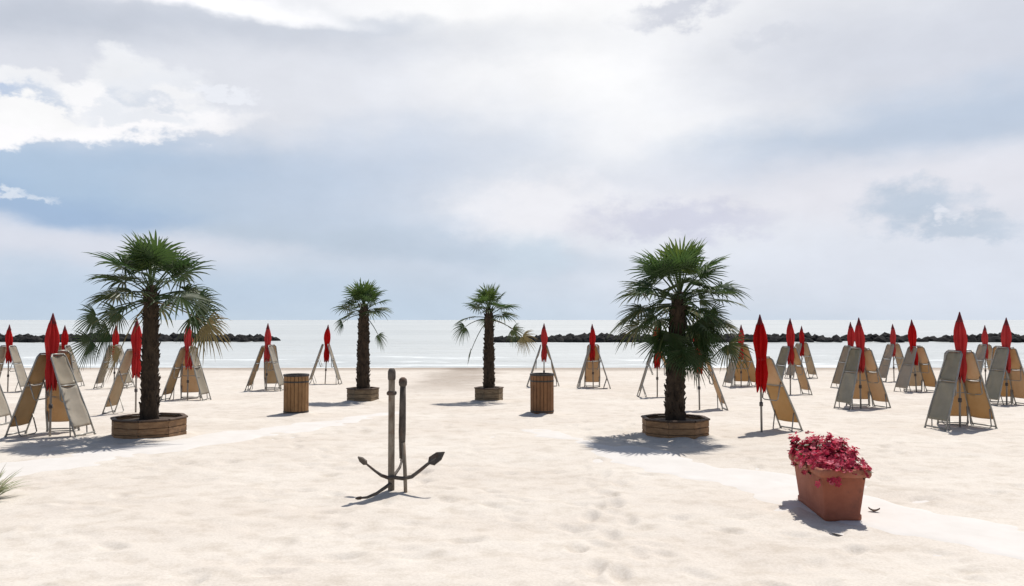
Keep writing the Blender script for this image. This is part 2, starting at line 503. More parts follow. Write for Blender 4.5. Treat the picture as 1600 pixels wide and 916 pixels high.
M_SAND = sand_material()
ys = [-3000, -400, -100, -30, -10, -3]
y = 0.0
while y < 72:
    ys.append(y); y += max(0.045, 0.0062 * max(y, 0) + 0.004)
    if ys[-1] < 4.5: y = ys[-1] + 0.25
ys += [80, 90]
ys = np.array(ys)
c = np.linspace(-1, 1, 641)
Yg = np.repeat(ys[:, None], len(c) + 8, 1)
half = 0.78 * np.clip(ys, 3, 80) + 5.0
core = c[None, :] * half[:, None]
ext = np.array([1.15, 1.6, 4.0, 60.0])
left = -ext[::-1][None, :] * half[:, None]; right = ext[None, :] * half[:, None]
Xg = np.concatenate([left, core, right], 1)
Zg = sand_height(Xg, Yg)
# footprints: trodden hollows with a pushed-up rim
prints = []
for _ in range(420):
    prints.append((random.uniform(-14, 14), random.uniform(5, 27), random.uniform(0, PI), random.uniform(.35, 1.0)))
def walk(x, y, a, n, s=1.0):
    for i in range(n):
        a += random.uniform(-.05, .05)
        x += .62 * math.cos(a); y += .62 * math.sin(a)
        o = .11 * (1 if i % 2 else -1)
        prints.append((x - o * math.sin(a), y + o * math.cos(a), a, s * random.uniform(.6, 1.25)))
walk(.2, 5.2, 1.30, 26, 1.5); walk(.9, 5.6, 1.5, 20, 1.4); walk(-5, 6, .35, 22); walk(5.5, 6.5, 2.6, 16); walk(-3, 5.5, 1.2, 22); walk(2.5, 12, .2, 16); walk(-8, 12.5, -.1, 20); walk(1.5, 5, 1.0, 18, 1.2); walk(3.2, 5.0, 2.2, 22)
colx0 = 4
for (fx, fy, fa, fs) in prints:
    skip = False
    for k in range(2):
        d, t = path_dist(np.array(fx), np.array(fy), k)
        if d < PATHS[k][2] * 1.1: skip = True
    if skip: continue
    r0, r1 = np.searchsorted(ys, fy - .35), np.searchsorted(ys, fy + .35)
    if r1 <= r0: continue
    hh = half[(r0 + r1) // 2]
    c0 = np.clip(int(((fx - .4) / hh + 1) / 2 * 640), 0, 640) + colx0; c1 = np.clip(int(((fx + .4) / hh + 1) / 2 * 640) + 1, 0, 640) + colx0
    if c1 <= c0: continue
    dx = Xg[r0:r1, c0:c1] - fx; dy = Yg[r0:r1, c0:c1] - fy
    u = (dx * math.cos(fa) + dy * math.sin(fa)) / .17; v = (-dx * math.sin(fa) + dy * math.cos(fa)) / .085
    q = u * u + v * v
    Zg[r0:r1, c0:c1] += fs * (-.034 * np.exp(-q * 1.3) + .010 * np.exp(-(np.sqrt(q) - 1.5) ** 2 * 4))
# sand drifted against the things that stand in it
for (px, py, r, hgt) in ((233, 690, .66, .05), (1055, 689, .62, .05), (567, 629, .45, .05), (764, 629, .41, .05), (462.5, 651, .27, .045), (847, 650, .26, .045), (617, 771, .10, .05)):
    g = at(px, py); cy = g.y + r; cx = g.x * cy / g.y
    dd = np.hypot(Xg - cx, Yg - cy)
    Zg += hgt * np.exp(-(np.maximum(dd - r, 0) / .16) ** 2) * (.6 + .9 * (vnoise(Xg / .35, Yg / .35, 41) + .5)) * (dd < r + 1)
tag(grid_mesh('beach_sand', Xg, Yg, Zg, M_SAND), kind='structure')

# pale walkways, half covered by drifted sand
M_PATH = noise_mat('pale_paving', (0.565, 0.535, 0.50), (0.612, 0.585, 0.555), (2.5, 2.5, 2.5), .9, .3, .01, coord='World', spec=.15)
for k, ((ax, ay), (bx, by), w) in enumerate(PATHS):
    d = Vector((bx - ax, by - ay)); ln = d.length; d /= ln; nrm_ = Vector((-d.y, d.x))
    s = np.linspace(0, ln, int(ln / 0.07)); o_ = np.linspace(-w * 1.5, w * 1.5, 54)
    S, O = np.meshgrid(s, o_, indexing='ij')
    X = ax + d.x * S + nrm_.x * O; Yp = ay + d.y * S + nrm_.y * O
    edge = 1 - np.abs(O) / w
    endf = np.clip((ln - S) / 5.0, 0, 1)
    cover_ = .035 * sstep(-.15, .55, edge + .9 * vnoise(X / .8, Yp / .8, 21) + .5 * vnoise(X / .25, Yp / .25, 22) - .7 * (1 - endf)) - .020
    Z = sand_height(X, Yp) + np.minimum(cover_, .009)
    tag(grid_mesh('walkway', X, Yp, Z, M_PATH), kind='structure')

# ------------------------------------------------------------------ sea
def sea_material():
    m, nt, out = new_mat('sea_water'); L = nt.links.new
    g = NN(nt, 'ShaderNodeNewGeometry')
    def nz(scale, detail=4, rough=.55):
        mp = NN(nt, 'ShaderNodeMapping'); mp.inputs['Scale'].default_value = scale
        L(g.outputs['Position'], mp.inputs['Vector'])
        n = NN(nt, 'ShaderNodeTexNoise'); n.inputs['Scale'].default_value = 1.0; n.inputs['Detail'].default_value = detail; n.inputs['Roughness'].default_value = rough
        L(mp.outputs[0], n.inputs['Vector']); return n
    sw = nz((.18, .55, 1), 4); rip = nz((1.6, 3.2, 1), 5); fm = nz((.10, .62, 1), 6, .65); fm2 = nz((.9, 2.6, 1), 5, .7)
    tint = nz((.01, .03, 1), 4)
    rt = NN(nt, 'ShaderNodeValToRGB')
    rt.color_ramp.elements[0].position = .35; rt.color_ramp.elements[0].color = (.42, .44, .43, 1)
    rt.color_ramp.elements[1].position = .65; rt.color_ramp.elements[1].color = (.49, .51, .498, 1)
    L(tint.outputs['Fac'], rt.inputs[0])
    p = NN(nt, 'ShaderNodeBsdfPrincipled'); p.inputs['Roughness'].default_value = .30; p.inputs['IOR'].default_value = 1.33
    L(rt.outputs[0], p.inputs['Base Color'])
    b1 = NN(nt, 'ShaderNodeBump'); b1.inputs['Strength'].default_value = .7; b1.inputs['Distance'].default_value = .5; L(sw.outputs['Fac'], b1.inputs['Height'])
    b2 = NN(nt, 'ShaderNodeBump'); b2.inputs['Strength'].default_value = .6; b2.inputs['Distance'].default_value = .12; L(rip.outputs['Fac'], b2.inputs['Height']); L(b1.outputs[0], b2.inputs['Normal'])
    L(b2.outputs[0], p.inputs['Normal'])
    # broken foam towards the shore
    sx = NN(nt, 'ShaderNodeSeparateXYZ'); L(g.outputs['Position'], sx.inputs[0])
    mr = NN(nt, 'ShaderNodeMapRange'); mr.inputs['From Min'].default_value = 44; mr.inputs['From Max'].default_value = 72; mr.inputs['To Min'].default_value = .07; mr.inputs['To Max'].default_value = -.10
    L(sx.outputs[1], mr.inputs['Value'])
    a1 = NN(nt, 'ShaderNodeMath', operation='ADD'); L(fm.outputs['Fac'], a1.inputs[0]); L(mr.outputs[0], a1.inputs[1])
    a2 = NN(nt, 'ShaderNodeMath', operation='MULTIPLY_ADD'); a2.inputs[1].default_value = .35; L(fm2.outputs['Fac'], a2.inputs[0]); L(a1.outputs[0], a2.inputs[2])
    ff = NN(nt, 'ShaderNodeMapRange', interpolation_type='SMOOTHSTEP'); ff.inputs['From Min'].default_value = .72; ff.inputs['From Max'].default_value = .86
    L(a2.outputs[0], ff.inputs['Value'])
    foam = NN(nt, 'ShaderNodeBsdfDiffuse'); foam.inputs['Color'].default_value = (.68, .71, .71, 1)
    mx = NN(nt, 'ShaderNodeMixShader'); L(ff.outputs[0], mx.inputs[0]); L(p.outputs[0], mx.inputs[1]); L(foam.outputs[0], mx.inputs[2])
    L(mx.outputs[0], out.inputs['Surface'])
    return m
SEA_Z = -0.47
ysea = np.concatenate([np.arange(40, 130, .4), [150, 200, 300, 600, 1500, 5000, 30000]])
xs = np.concatenate([[-30000, -5000, -900, -300], np.arange(-130, 131, 1.3), [300, 900, 5000, 30000]])
Xs, Ys = np.meshgrid(xs, ysea)
amp = sstep(42, 50, Ys) * (1 - sstep(100, 130, Ys))
Zs = SEA_Z + amp * (.16 * vnoise(Xs / 14, Ys / 2.6, 31) + .08 * vnoise(Xs / 4, Ys / 1.1, 32))
tag(grid_mesh('sea', Xs, Ys, Zs, sea_material()), kind='structure')

# ------------------------------------------------------------------ breakwaters of boulders
M_ROCK = noise_mat('dark_boulder', (.010, .010, .011), (.040, .038, .036), (1.2, 1.2, 1.2), .9, .6, .1, spec=.08, coord='World')
PHI = (1 + 5 ** .5) / 2
ICO_V = [Vector(v).normalized() for v in [(-1, PHI, 0), (1, PHI, 0), (-1, -PHI, 0), (1, -PHI, 0), (0, -1, PHI), (0, 1, PHI), (0, -1, -PHI), (0, 1, -PHI), (PHI, 0, -1), (PHI, 0, 1), (-PHI, 0, -1), (-PHI, 0, 1)]]
ICO_F = [(0, 11, 5), (0, 5, 1), (0, 1, 7), (0, 7, 10), (0, 10, 11), (1, 5, 9), (5, 11, 4), (11, 10, 2), (10, 7, 6), (7, 1, 8), (3, 9, 4), (3, 4, 2), (3, 2, 6), (3, 6, 8), (3, 8, 9), (4, 9, 5), (2, 4, 11), (6, 2, 10), (8, 6, 7), (9, 8, 1)]
def ico2():
    V = list(ICO_V); Fs = []; cache = {}
    def mid(a, b):
        k = (min(a, b), max(a, b))
        if k not in cache: V.append((V[a] + V[b]).normalized()); cache[k] = len(V) - 1
        return cache[k]
    for a, b, c_ in ICO_F:
        x, y_, z = mid(a, b), mid(b, c_), mid(c_, a)
        Fs += [(a, x, z), (x, b, y_), (z, y_, c_), (x, y_, z)]
    return V, Fs
I2V, I2F = ico2()
def rock(mb, cpos, s):
    sc = Vector((s * random.uniform(.8, 1.3), s * random.uniform(.8, 1.2), s * random.uniform(.6, .95)))
    rz = Matrix.Rotation(random.uniform(0, 6.3), 3, 'Z') @ Matrix.Rotation(random.uniform(-.4, .4), 3, 'X')
    ids = []
    for v in I2V:
        w = Vector((round(v.x * 1.6) / 1.6, round(v.y * 1.6) / 1.6, round(v.z * 1.6) / 1.6)) * .5 + v * .5
        w *= random.uniform(.88, 1.1)
        ids.append(mb.vert(Vector(cpos) + rz @ Vector((w.x * sc.x, w.y * sc.y, w.z * sc.z))))
    for f in I2F: mb.face([ids[i] for i in f])
def breakwater(x0, x1, Y, label, top=1.0, r0=0, r1=0):
    b = MB(); x = x0
    while x < x1:
        k = 1.0
        if r0: k = min(k, .35 + .65 * min(1, (x - x0) / r0))
        if r1: k = min(k, .35 + .65 * min(1, (x1 - x) / r1))
        k *= .82 + .36 * float(vnoise(np.array([x / 5.0]), np.array([.5]), 5)[0] + .5)
        for dy in (-2.2, 2.2): rock(b, (x + random.uniform(-.5, .5), Y + dy + random.uniform(-.5, .5), SEA_Z + .1 * k), random.uniform(.55, .85))
        for dy in (-1.0, 1.0): rock(b, (x + random.uniform(-.5, .5), Y + dy + random.uniform(-.4, .4), SEA_Z + .26 * k * top), random.uniform(.50, .78) * k)
        rock(b, (x + random.uniform(-.5, .5), Y + random.uniform(-.5, .5), SEA_Z + .50 * k * top), random.uniform(.40, .66) * k)
        x += random.uniform(.62, .95)
    o = b.build('breakwater', M_ROCK, loc=None)
    return tag(o, label, 'breakwater', 'rock breakwaters in the sea')
breakwater(-120, -29.3, 98, 'long low breakwater of dark boulders in the sea behind the left palm', r1=3)
breakwater(-1.8, 38.6, 98, 'dark boulder breakwater in the sea running behind the right palm', r0=9, r1=2)
breakwater(40.2, 49.6, 98, 'short boulder breakwater between two small gaps at the right of the sea', r0=2, r1=2)
breakwater(51.8, 125, 98, 'boulder breakwater running out of the right edge of the photo', r0=2)

# ------------------------------------------------------------------ beach umbrellas
M_RED = noise_mat('red_canvas', (.54, .018, .022), (.70, .038, .036), (6, 6, 3), .8, .25, .01, trans=.36, spec=.15, fade=.09)
M_TIPSHADE = noise_mat('shaded_tip_red', (.10, .008, .012), (.16, .012, .016), (10, 10, 10), .6, .1)  # backlit shade of the canopy tip, put into the colour
M_POLE = noise_mat('grey_pole', (.20, .18, .16), (.32, .29, .26), (20, 20, 3), .5, .05, spec=.4)
M_STRAP = noise_mat('strap_webbing', (.30, .012, .018), (.38, .02, .025), (20, 20, 20), .8, .1)
M_WOODPEG = noise_mat('hub_plastic', (.06, .05, .05), (.10, .09, .085), (20, 20, 20), .5, .1)

def make_canopy(seed, low, rmax):
    rd = random.Random(seed)
    b = MB(); n = 48; prof = []
    top = 2.20
    steps = 26
    ph = [rd.uniform(0, 6.3) for _ in range(4)]
    rings = []
    for i in range(steps + 1):
        t = i / steps
        z = top - (top - low) * t
        base = float(np.interp(z, [low, low + .10, low + .24, 1.38, 1.50, 1.75, 1.92, 2.10, 2.20], [.082, .110, rmax * .88, rmax * .70, rmax * .74, rmax, rmax * .90, rmax * .55, .022]))
        strapk = 1.0
        ring = []
        for k in range(n):
            a = 2 * PI * k / n
            fold = .5 + .5 * math.cos(8 * a + ph[0] + .5 * math.sin(3 * t + ph[1]))
            r = base * strapk * (.50 + .52 * fold ** 1.4 + .10 * math.sin(3 * a + ph[2] + 4 * t) + .05 * math.sin(13 * a + ph[3] + 6 * t))
            zz = z
            if i == steps: zz = z - .14 * fold + rd.uniform(-.015, .015)
            elif i == steps - 1: zz = z - .05 * fold
            sway = .02 * math.sin(2.2 * t + ph[1])
            ring.append(b.vert((r * math.cos(a) + sway * t, r * math.sin(a) + .01 * math.sin(3 * t + ph[2]), zz)))
        rings.append(ring)
    for ra, rb in zip(rings[:-1], rings[1:]):
        for k in range(n):
            j = (k + 1) % n
            b.face((ra[k], rb[k], rb[j], ra[j]))
    b.face(rings[0])
    # inner cone so that the hanging hem is closed
    inner = []
    for k in range(n):
        v = b.v[rings[-1][k]]; inner.append(b.vert((v[0] * .5, v[1] * .5, low + .25)))
    for k in range(n):
        j = (k + 1) % n
        b.face((rings[-1][j], rings[-1][k], inner[k], inner[j]))
    return b

def make_umbrella(seed, low, rmax):
    root = empty('beach_umbrella', (0, 0, 0))
    p = MB(); p.tube([(0, 0, -.25), (0, 0, 1.0), (0, 0, 2.22)], .021, 10); p.build('pole', M_POLE, root, True)
    cn = make_canopy(seed, low, rmax).build('canopy', M_RED, root, True)
    s = MB()
    zs_ = 1.42; rr = rmax * .70
    s.lathe([(rr * .80, zs_ - .022), (rr * .83, zs_ - .018), (rr * .83, zs_ + .018), (rr * .80, zs_ + .022)], 24, cap=False)
    s.build('strap', M_STRAP, cn, True)
    f = MB(); f.lathe([(.060, 2.10), (.066, 2.105), (.046, 2.17), (.034, 2.215), (.022, 2.255), (.014, 2.29), (.004, 2.31)], 12); f.build('finial_shade_cap', M_TIPSHADE, root, True)  # finial enlarged over the canopy top and coloured as its shade
    h = MB(); h.lathe([(.022, .50), (.036, .505), (.036, .58), (.022, .585)], 12); h.build('height_clamp', M_WOODPEG, root, True)
    return root

UP = [make_umbrella(3, 1.02, .122), make_umbrella(5, 1.10, .116), make_umbrella(8, .90, .138), make_umbrella(13, .96, .128)]

# ------------------------------------------------------------------ folded sun loungers, leaning on the poles
M_ALU = noise_mat('lounger_tube', (.24, .23, .21), (.36, .35, .32), (12, 12, 12), .42, .04, spec=.5, metal=.4)
def sling_mat(name, c1, c2, tcol):
    m = noise_mat(name, c1, c2, (5, 5, 5), .85, .15, .004, trans=.42, tcol=tcol, spec=.1, fade=.3, stain=tuple(v * .72 for v in c1), stain_scale=2.2)
    return m
M_SLING = [sling_mat('sand_grey_sling', (.36, .34, .28), (.46, .43, .36), (.62, .46, .27)),
           sling_mat('shaded_olive_sling', (.30, .31, .25), (.40, .40, .33), (.56, .45, .28)),  # outer face away from the sun: its shade is put into the colour
           sling_mat('backlit_ochre_sling', (.42, .33, .20), (.50, .41, .27), (.66, .44, .22))]  # underside with sun coming through: that glow is put into the colour
LEN = 1.64; WID = .56
def half_w(z): return WID / 2 * (1 - .26 * max(0.0, z / LEN - .25) / .75)     # narrower at the head end
def make_lounger(si, seed, fold=0.0, loose=1.0):
    """local frame: stands on its foot end (z up the lounger), x out of its top surface, y across"""
    rd = random.Random(seed)
    root = empty('sun_lounger', (0, 0, 0))
    f = MB(); hw = WID / 2
    for s in (-1, 1): f.tube([(0, s * hw, 0), (0, s * hw, LEN * .25), (0, s * half_w(LEN * .6), LEN * .6), (0, s * half_w(LEN), LEN - .06), (0, s * (half_w(LEN) - .05), LEN)], .017, 8)
    f.tube([(0, -half_w(LEN) + .05, LEN), (0, half_w(LEN) - .05, LEN)], .017, 8)
    f.tube([(0, -hw, .05), (0, hw, .05)], .016, 8)
    f.tube([(0, -half_w(LEN * .62), LEN * .62), (0, half_w(LEN * .62), LEN * .62)], .013, 8)
    for s in (-1, 1): f.tube([(0, s * hw, -.005), (0, s * hw, .03)], .023, 8)
    f.build('frame', M_ALU, root, True)
    # sling, two panels, sagging, closed with real thickness
    for (z0, z1, nm) in ((.20, LEN * .61, 'seat_sling'), (LEN * .63, LEN - .02, 'back_sling')):
        b = MB(); nz_, ny_ = 14, 8; th = .004; front = []; back = []
        for i in range(nz_ + 1):
            fr, bk = [], []
            for j in range(ny_ + 1):
                u, v = i / nz_, j / ny_
                sag = -.055 * loose * math.sin(PI * v) * (.35 + .65 * math.sin(PI * u)) + .004 * math.sin(9 * u + 5 * v + seed)
                zz = z0 + (z1 - z0) * u; yy = (half_w(zz) - .012) * (2 * v - 1)
                fr.append(b.vert((sag + th, yy, zz))); bk.append(b.vert((sag, yy, zz)))
            front.append(fr); back.append(bk)
        for i in range(nz_):
            for j in range(ny_):
                b.face((front[i][j], front[i][j + 1], front[i + 1][j + 1], front[i + 1][j]))
                b.face((back[i][j + 1], back[i][j], back[i + 1][j], back[i + 1][j + 1]))
        for i in range(nz_):
            b.face((front[i][0], front[i + 1][0], back[i + 1][0], back[i][0])); b.face((front[i + 1][ny_], front[i][ny_], back[i][ny_], back[i + 1][ny_]))
        for j in range(ny_):
            b.face((front[0][j + 1], front[0][j], back[0][j], back[0][j + 1])); b.face((front[nz_][j], front[nz_][j + 1], back[nz_][j + 1], back[nz_][j]))
        b.build(nm, M_SLING[si], root, True)
    # two U-shaped leg frames, folded nearly flat under the bed
    for (z0, ang, l) in ((.42, .34 + fold, .36), (1.10, -.30 - fold * 1.3, .34)):
        b = MB(); dx, dz = -math.sin(abs(ang)) * l, (-1 if ang > 0 else -1) * math.cos(ang) * l
        w = half_w(z0) - .035
        b.tube([(-.01, -w, z0), (dx, -w, z0 + dz), (dx - .01, -w + .05, z0 + dz - .03), (dx - .01, w - .05, z0 + dz - .03), (dx, w, z0 + dz), (-.01, w, z0)], .012, 8)
        b.build('leg_frame', M_ALU, root, True)
    return root

LP = [[make_lounger(k, 3 * k + v, fo, lo) for v, (fo, lo) in enumerate(((0, 1.0), (-.12, 1.5), (.30, .6)))] for k in range(3)]
LTXT = ['sand-grey', 'shaded olive', 'backlit ochre']

# x, base y, tip y, tilt, where it stands, loungers: (side, kind)
UMB = [
    (-42, 664, 490, 0, 'cut off by left edge', [('R', 0)]),
    (12, 612, 507, 0, 'behind the left edge lounger', [('L', 0), ('R', 0)]),
    (78, 680, 489, 0, 'left of the left wooden planter', [('L', 2), ('R', 0)]),
    (99, 604, 508, 0, 'just behind the big left umbrella', [('L', 0), ('R', 0)]),
    (178, 606, 507, 1, 'behind the low drooping dark frond', [('L', 0), ('R', 0)]),
    (212, 645, 497, 0, 'directly behind left big palm trunk', [('L', 2)]),
    (293, 625, 503, 0, 'right of the left big palm', [('L', 2), ('R', 0)]),
    (416, 610, 505, 0, 'just left of left litter bin', [('L', 2), ('R', 0)]),
    (508, 600, 507, 2.5, 'between left bin and small palm', [('L', 0), ('R', 0)]),
    (850, 604, 505, 0, 'directly behind the right litter bin', [('L', 0), ('R', 0)]),
    (927, 607, 506, 0, 'just right of right litter bin', [('L', 0), ('R', 0)]),
    (1027, 620, 499, 0, 'left of right big palm trunk', [('L', 0), ('R', 2)]),
    (1093, 640, 497, 0, 'behind right big palm hanging fronds', [('R', 2)]),
    (1158, 605, 507, 0, 'far back right of right palm', [('L', 0), ('R', 2)]),
    (1190, 675, 491, 0, 'nearest behind the flower pot', [('R', 2)]),
    (1235, 617, 497, 0, 'beside the single lounger umbrella', [('L', 1), ('R', 2)]),
    (1253, 592, 509, 0, 'far back above flower pot', [('L', 0), ('R', 0)]),
    (1329, 606, 503, 0, 'overlapped by third nearest right umbrella', [('L', 0)]),
    (1345, 638, 496, 0, 'third nearest in right group', [('L', 1), ('R', 2)]),
    (1397, 596, 506, 0, 'small and far amid right group', [('L', 0), ('R', 0)]),
    (1432, 613, 499, -3, 'left behind nearest right umbrella', [('L', 0), ('R', 2)]),
    (1500, 668, 487, 0, 'nearest in the right group', [('L', 1), ('R', 2)]),
    (1540, 601, 508, 0, 'farthest behind nearest right umbrella', [('L', 0), ('R', 0)]),
    (1573, 633, 496, 0, 'closest to the right edge', [('L', 1), ('R', 2)]),
]
used_u = set(); used_l = set()
for i, (px, yb, yt, tilt, place, lst) in enumerate(UMB):
    g = at(px, yb)
    Ht = height_at(yt, g.y) - g.z
    k = min(1.12, max(.90, Ht / 2.31))
    vi = 2 if place.startswith('nearest behind') else [0, 1, 3][i % 3]
    if vi not in used_u: u = UP[vi]; used_u.add(vi)
    else: u = copy_tree(UP[vi])
    u.location = (g.x, g.y, g.z)
    u.rotation_euler = (R(random.uniform(-1, 1)), R(tilt + random.uniform(-.7, .7)), random.uniform(0, 6.28))
    if abs(tilt) > .5: u.rotation_euler = (0, R(tilt), 0)
    u.scale = (k, k, k)
    tag(u, 'closed red beach umbrella ' + place, 'umbrella', 'closed red beach umbrellas')
    back = {2: 2, 6: 2, 7: 0, 10: 2, 13: 2, 18: 2, 20: 0, 21: 2, 23: 2}.get(i)
    lst = lst + ([('B', back)] if back is not None else [])
    ax = R(14) if px > 1100 else R(random.uniform(-4, 4))          # the right-hand rows stand turned a little
    for q, (side, kind) in enumerate(lst):
        va = (i + q) % 3
        if (kind, va) not in used_l: l = LP[kind][va]; used_l.add((kind, va))
        else: l = copy_tree(LP[kind][va])
        dirz = {'R': 0.0, 'L': PI, 'B': R(72) - ax if px > 1100 else (R(105) if px < 400 else PI / 2)}[side] + ax
        if side == 'B': foot, topx = random.uniform(.64, .72), .27
        else: foot, topx = random.uniform(.54, .64), random.uniform(.10, .125)
        foot += .10 if i == 2 and side != 'B' else .03
        if i == 14: dirz, foot = R(30), .84                   # the single wide-set lounger
        lean = math.asin((foot - topx) / LEN)
        l.location = (g.x + foot * math.cos(dirz), g.y + foot * math.sin(dirz), g.z - random.uniform(.01, .035))
        # lean towards the pole: local z tips to the pole, local x faces outwards
        mat = Matrix.Rotation(dirz + random.uniform(-.07, .07), 4, 'Z') @ Matrix.Rotation(-lean, 4, 'Y')
        l.rotation_euler = mat.to_euler()
        sk_ = {'L': 'left side', 'R': 'right side', 'B': 'seaward side'}[side]
        tag(l, '%s sling lounger leaning on %s of umbrella %s' % (LTXT[kind], sk_, place), 'sun lounger', 'sun loungers leaning on umbrella poles')
for row in LP:                                                   # a variant nobody used is not part of the place
    for l in row:
        if not l.get('label'):
            for ch in list(l.children): bpy.data.objects.remove(ch)
            bpy.data.objects.remove(l)

# ------------------------------------------------------------------ planters
M_WOOD = noise_mat('planter_wood', (.21, .115, .055), (.37, .215, .11), (6, 6, 22), .8, .4, .01, stain=(.11, .07, .045), stain_scale=2.5)
M_WOOD2 = noise_mat('weathered_planter_wood', (.16, .11, .065), (.27, .20, .125), (6, 6, 22), .85, .4, .01, stain=(.10, .075, .05), stain_scale=3)
M_BAND = noise_mat('planter_band', (.07, .045, .03), (.12, .075, .05), (14, 14, 14), .7, .2)
M_SOIL = noise_mat('planter_soil', (.05, .035, .025), (.10, .075, .055), (14, 14, 14), .95, .8, .03)

def make_planter(px, yb, r, h, n, rot, mat, label):
    g = at(px, yb)
    root = empty('planter', (g.x * (g.y + r) / g.y, g.y + r, g.z), rot)
    tag(root, label, 'planter', 'wooden palm planters')
    w = MB()
    for k in range(n):
        a0, a1 = 2 * PI * k / n, 2 * PI * (k + 1) / n
        p0 = Vector((math.cos(a0), math.sin(a0), 0)); p1 = Vector((math.cos(a1), math.sin(a1), 0))
        ed = (p1 - p0); mid = (p0 + p1) / 2; L_ = ed.length * r
        ang = math.atan2(ed.y, ed.x)
        nb = 3
        for q in range(nb):                                 # three planks on top of each other
            hh = h / nb
            w.box((mid.x * (r - .02), mid.y * (r - .02), -.03 + hh * (q + .5) + .0), (L_ * .985, .045, hh - .008), Matrix.Rotation(ang, 3, 'Z'), bev=.006)
    w.build('plank_wall', mat, root)
    rim = MB()
    for k in range(n):
        a0, a1 = 2 * PI * k / n, 2 * PI * (k + 1) / n
        mid = (Vector((math.cos(a0), math.sin(a0), 0)) + Vector((math.cos(a1), math.sin(a1), 0))) / 2
        L_ = 2 * math.sin(PI / n) * r
        rim.box((mid.x * (r - .015), mid.y * (r - .015), h - .012), (L_ * .965, .085, .03), Matrix.Rotation((a0 + a1) / 2 + PI / 2, 3, 'Z'), bev=.006)
    rim.build('rim', M_BAND, root)
    s = MB(); pr = []
    for i in range(7): pr.append(((r * math.cos(PI / n) - .05) * (1 - i / 6.2), h - .07 + .03 * math.sin(i / 6 * PI / 2)))
    s.lathe(pr, 24, fn=lambda rr, z, a: rr * (1 + .02 * math.sin(7 * a))); s.build('soil', M_SOIL, root, True)
    return root

PL = [make_planter(233, 690, .66, .36, 8, R(8), M_WOOD, 'wide brown wooden planter under the big left palm'),
      make_planter(1055, 689, .62, .345, 8, R(22.5), M_WOOD, 'wide brown wooden planter under the big bushy right palm'),
      make_planter(567, 629, .45, .37, 6, R(10), M_WOOD2, 'small weathered planter under the small palm beside the left bin'),
      make_planter(764, 629, .41, .39, 6, R(14), M_WOOD2, 'small weathered planter under the small palm beside the right bin')]

# ------------------------------------------------------------------ palms
M_LEAF = leaf_mat('fan_leaf', [(0.0, (.30, .20, .085)), (.16, (.28, .22, .08)), (.30, (.050, .068, .022)), (.55, (.038, .078, .024)), (.78, (.070, .125, .028)), (1.0, (.155, .215, .045))], .34)
M_DEAD = leaf_mat('dry_leaf', [(0.0, (.30, .22, .10)), (1.0, (.16, .17, .055))], .35, .7)
M_TRUNK = noise_mat('palm_trunk_fibre', (.022, .015, .010), (.075, .050, .032), (14, 14, 5), .95, 1.0, .03)

def fan_leaf(b, p0, dirv, pet, Rf, droop, sag, tone, nl=24, span=R(128), rd=random, tw=None):
    dirv = Vector(dirv).normalized(); p0 = Vector(p0)
    pts = []
    for i in range(6):
        t = i / 5
        pts.append(p0 + dirv * pet * t + Vector((0, 0, -sag * pet * t * t)))
    b.tone = max(.2, tone)
    b.tube(pts, [.017, .014, .012, .011, .010, .008], 5)
    d = (pts[-1] - pts[-2]).normalized(); P = pts[-1]
    s = d.cross(Vector((0, 0, 1)))
    if s.length < .15: s = Vector((math.cos(rd.uniform(0, 6.3)), math.sin(rd.uniform(0, 6.3)), 0)); s = (s - d * s.dot(d))
    s.normalize(); n = s.cross(d).normalized()
    # the blade is twisted a little about its stalk and bent back from it
    tw = rd.uniform(-.5, .5) if tw is None else tw; s, n = s * math.cos(tw) + n * math.sin(tw), n * math.cos(tw) - s * math.sin(tw)
    bend = rd.uniform(-.05, .30); d, n = d * math.cos(bend) - n * math.sin(bend), n * math.cos(bend) + d * math.sin(bend)
    dA = 2 * span / nl
    for i in range(nl):
        a = -span + (i + .5) * dA
        u = d * math.cos(a) + s * math.sin(a); v = s * math.cos(a) - d * math.sin(a)
        L_ = Rf * (.70 + .30 * math.cos(a * .62)) * rd.uniform(.80, 1.08)
        if rd.random() < .05: L_ *= .6                        # torn segment
        cup = n * (.16 * abs(math.sin(a)))
        b.tone = tone + rd.uniform(-.07, .07)
        dr = droop * rd.uniform(.7, 1.4)
        rows = []
        for r, wk in ((.05, .05), (.36, .36), (.58, .34), (.82, .20), (1.0, .015)):
            c_ = P + (u + cup) * (L_ * r) + Vector((0, 0, -dr * L_ * r ** 3))
            hw = L_ * wk * dA * .54
            rows.append((b.vert(c_ - v * hw), b.vert(c_ - n * hw * .55), b.vert(c_ + v * hw)))
        for q, w in zip(rows[:-1], rows[1:]):
            b.face((q[0], q[1], w[1], w[0])); b.face((q[1], q[2], w[2], w[1]))

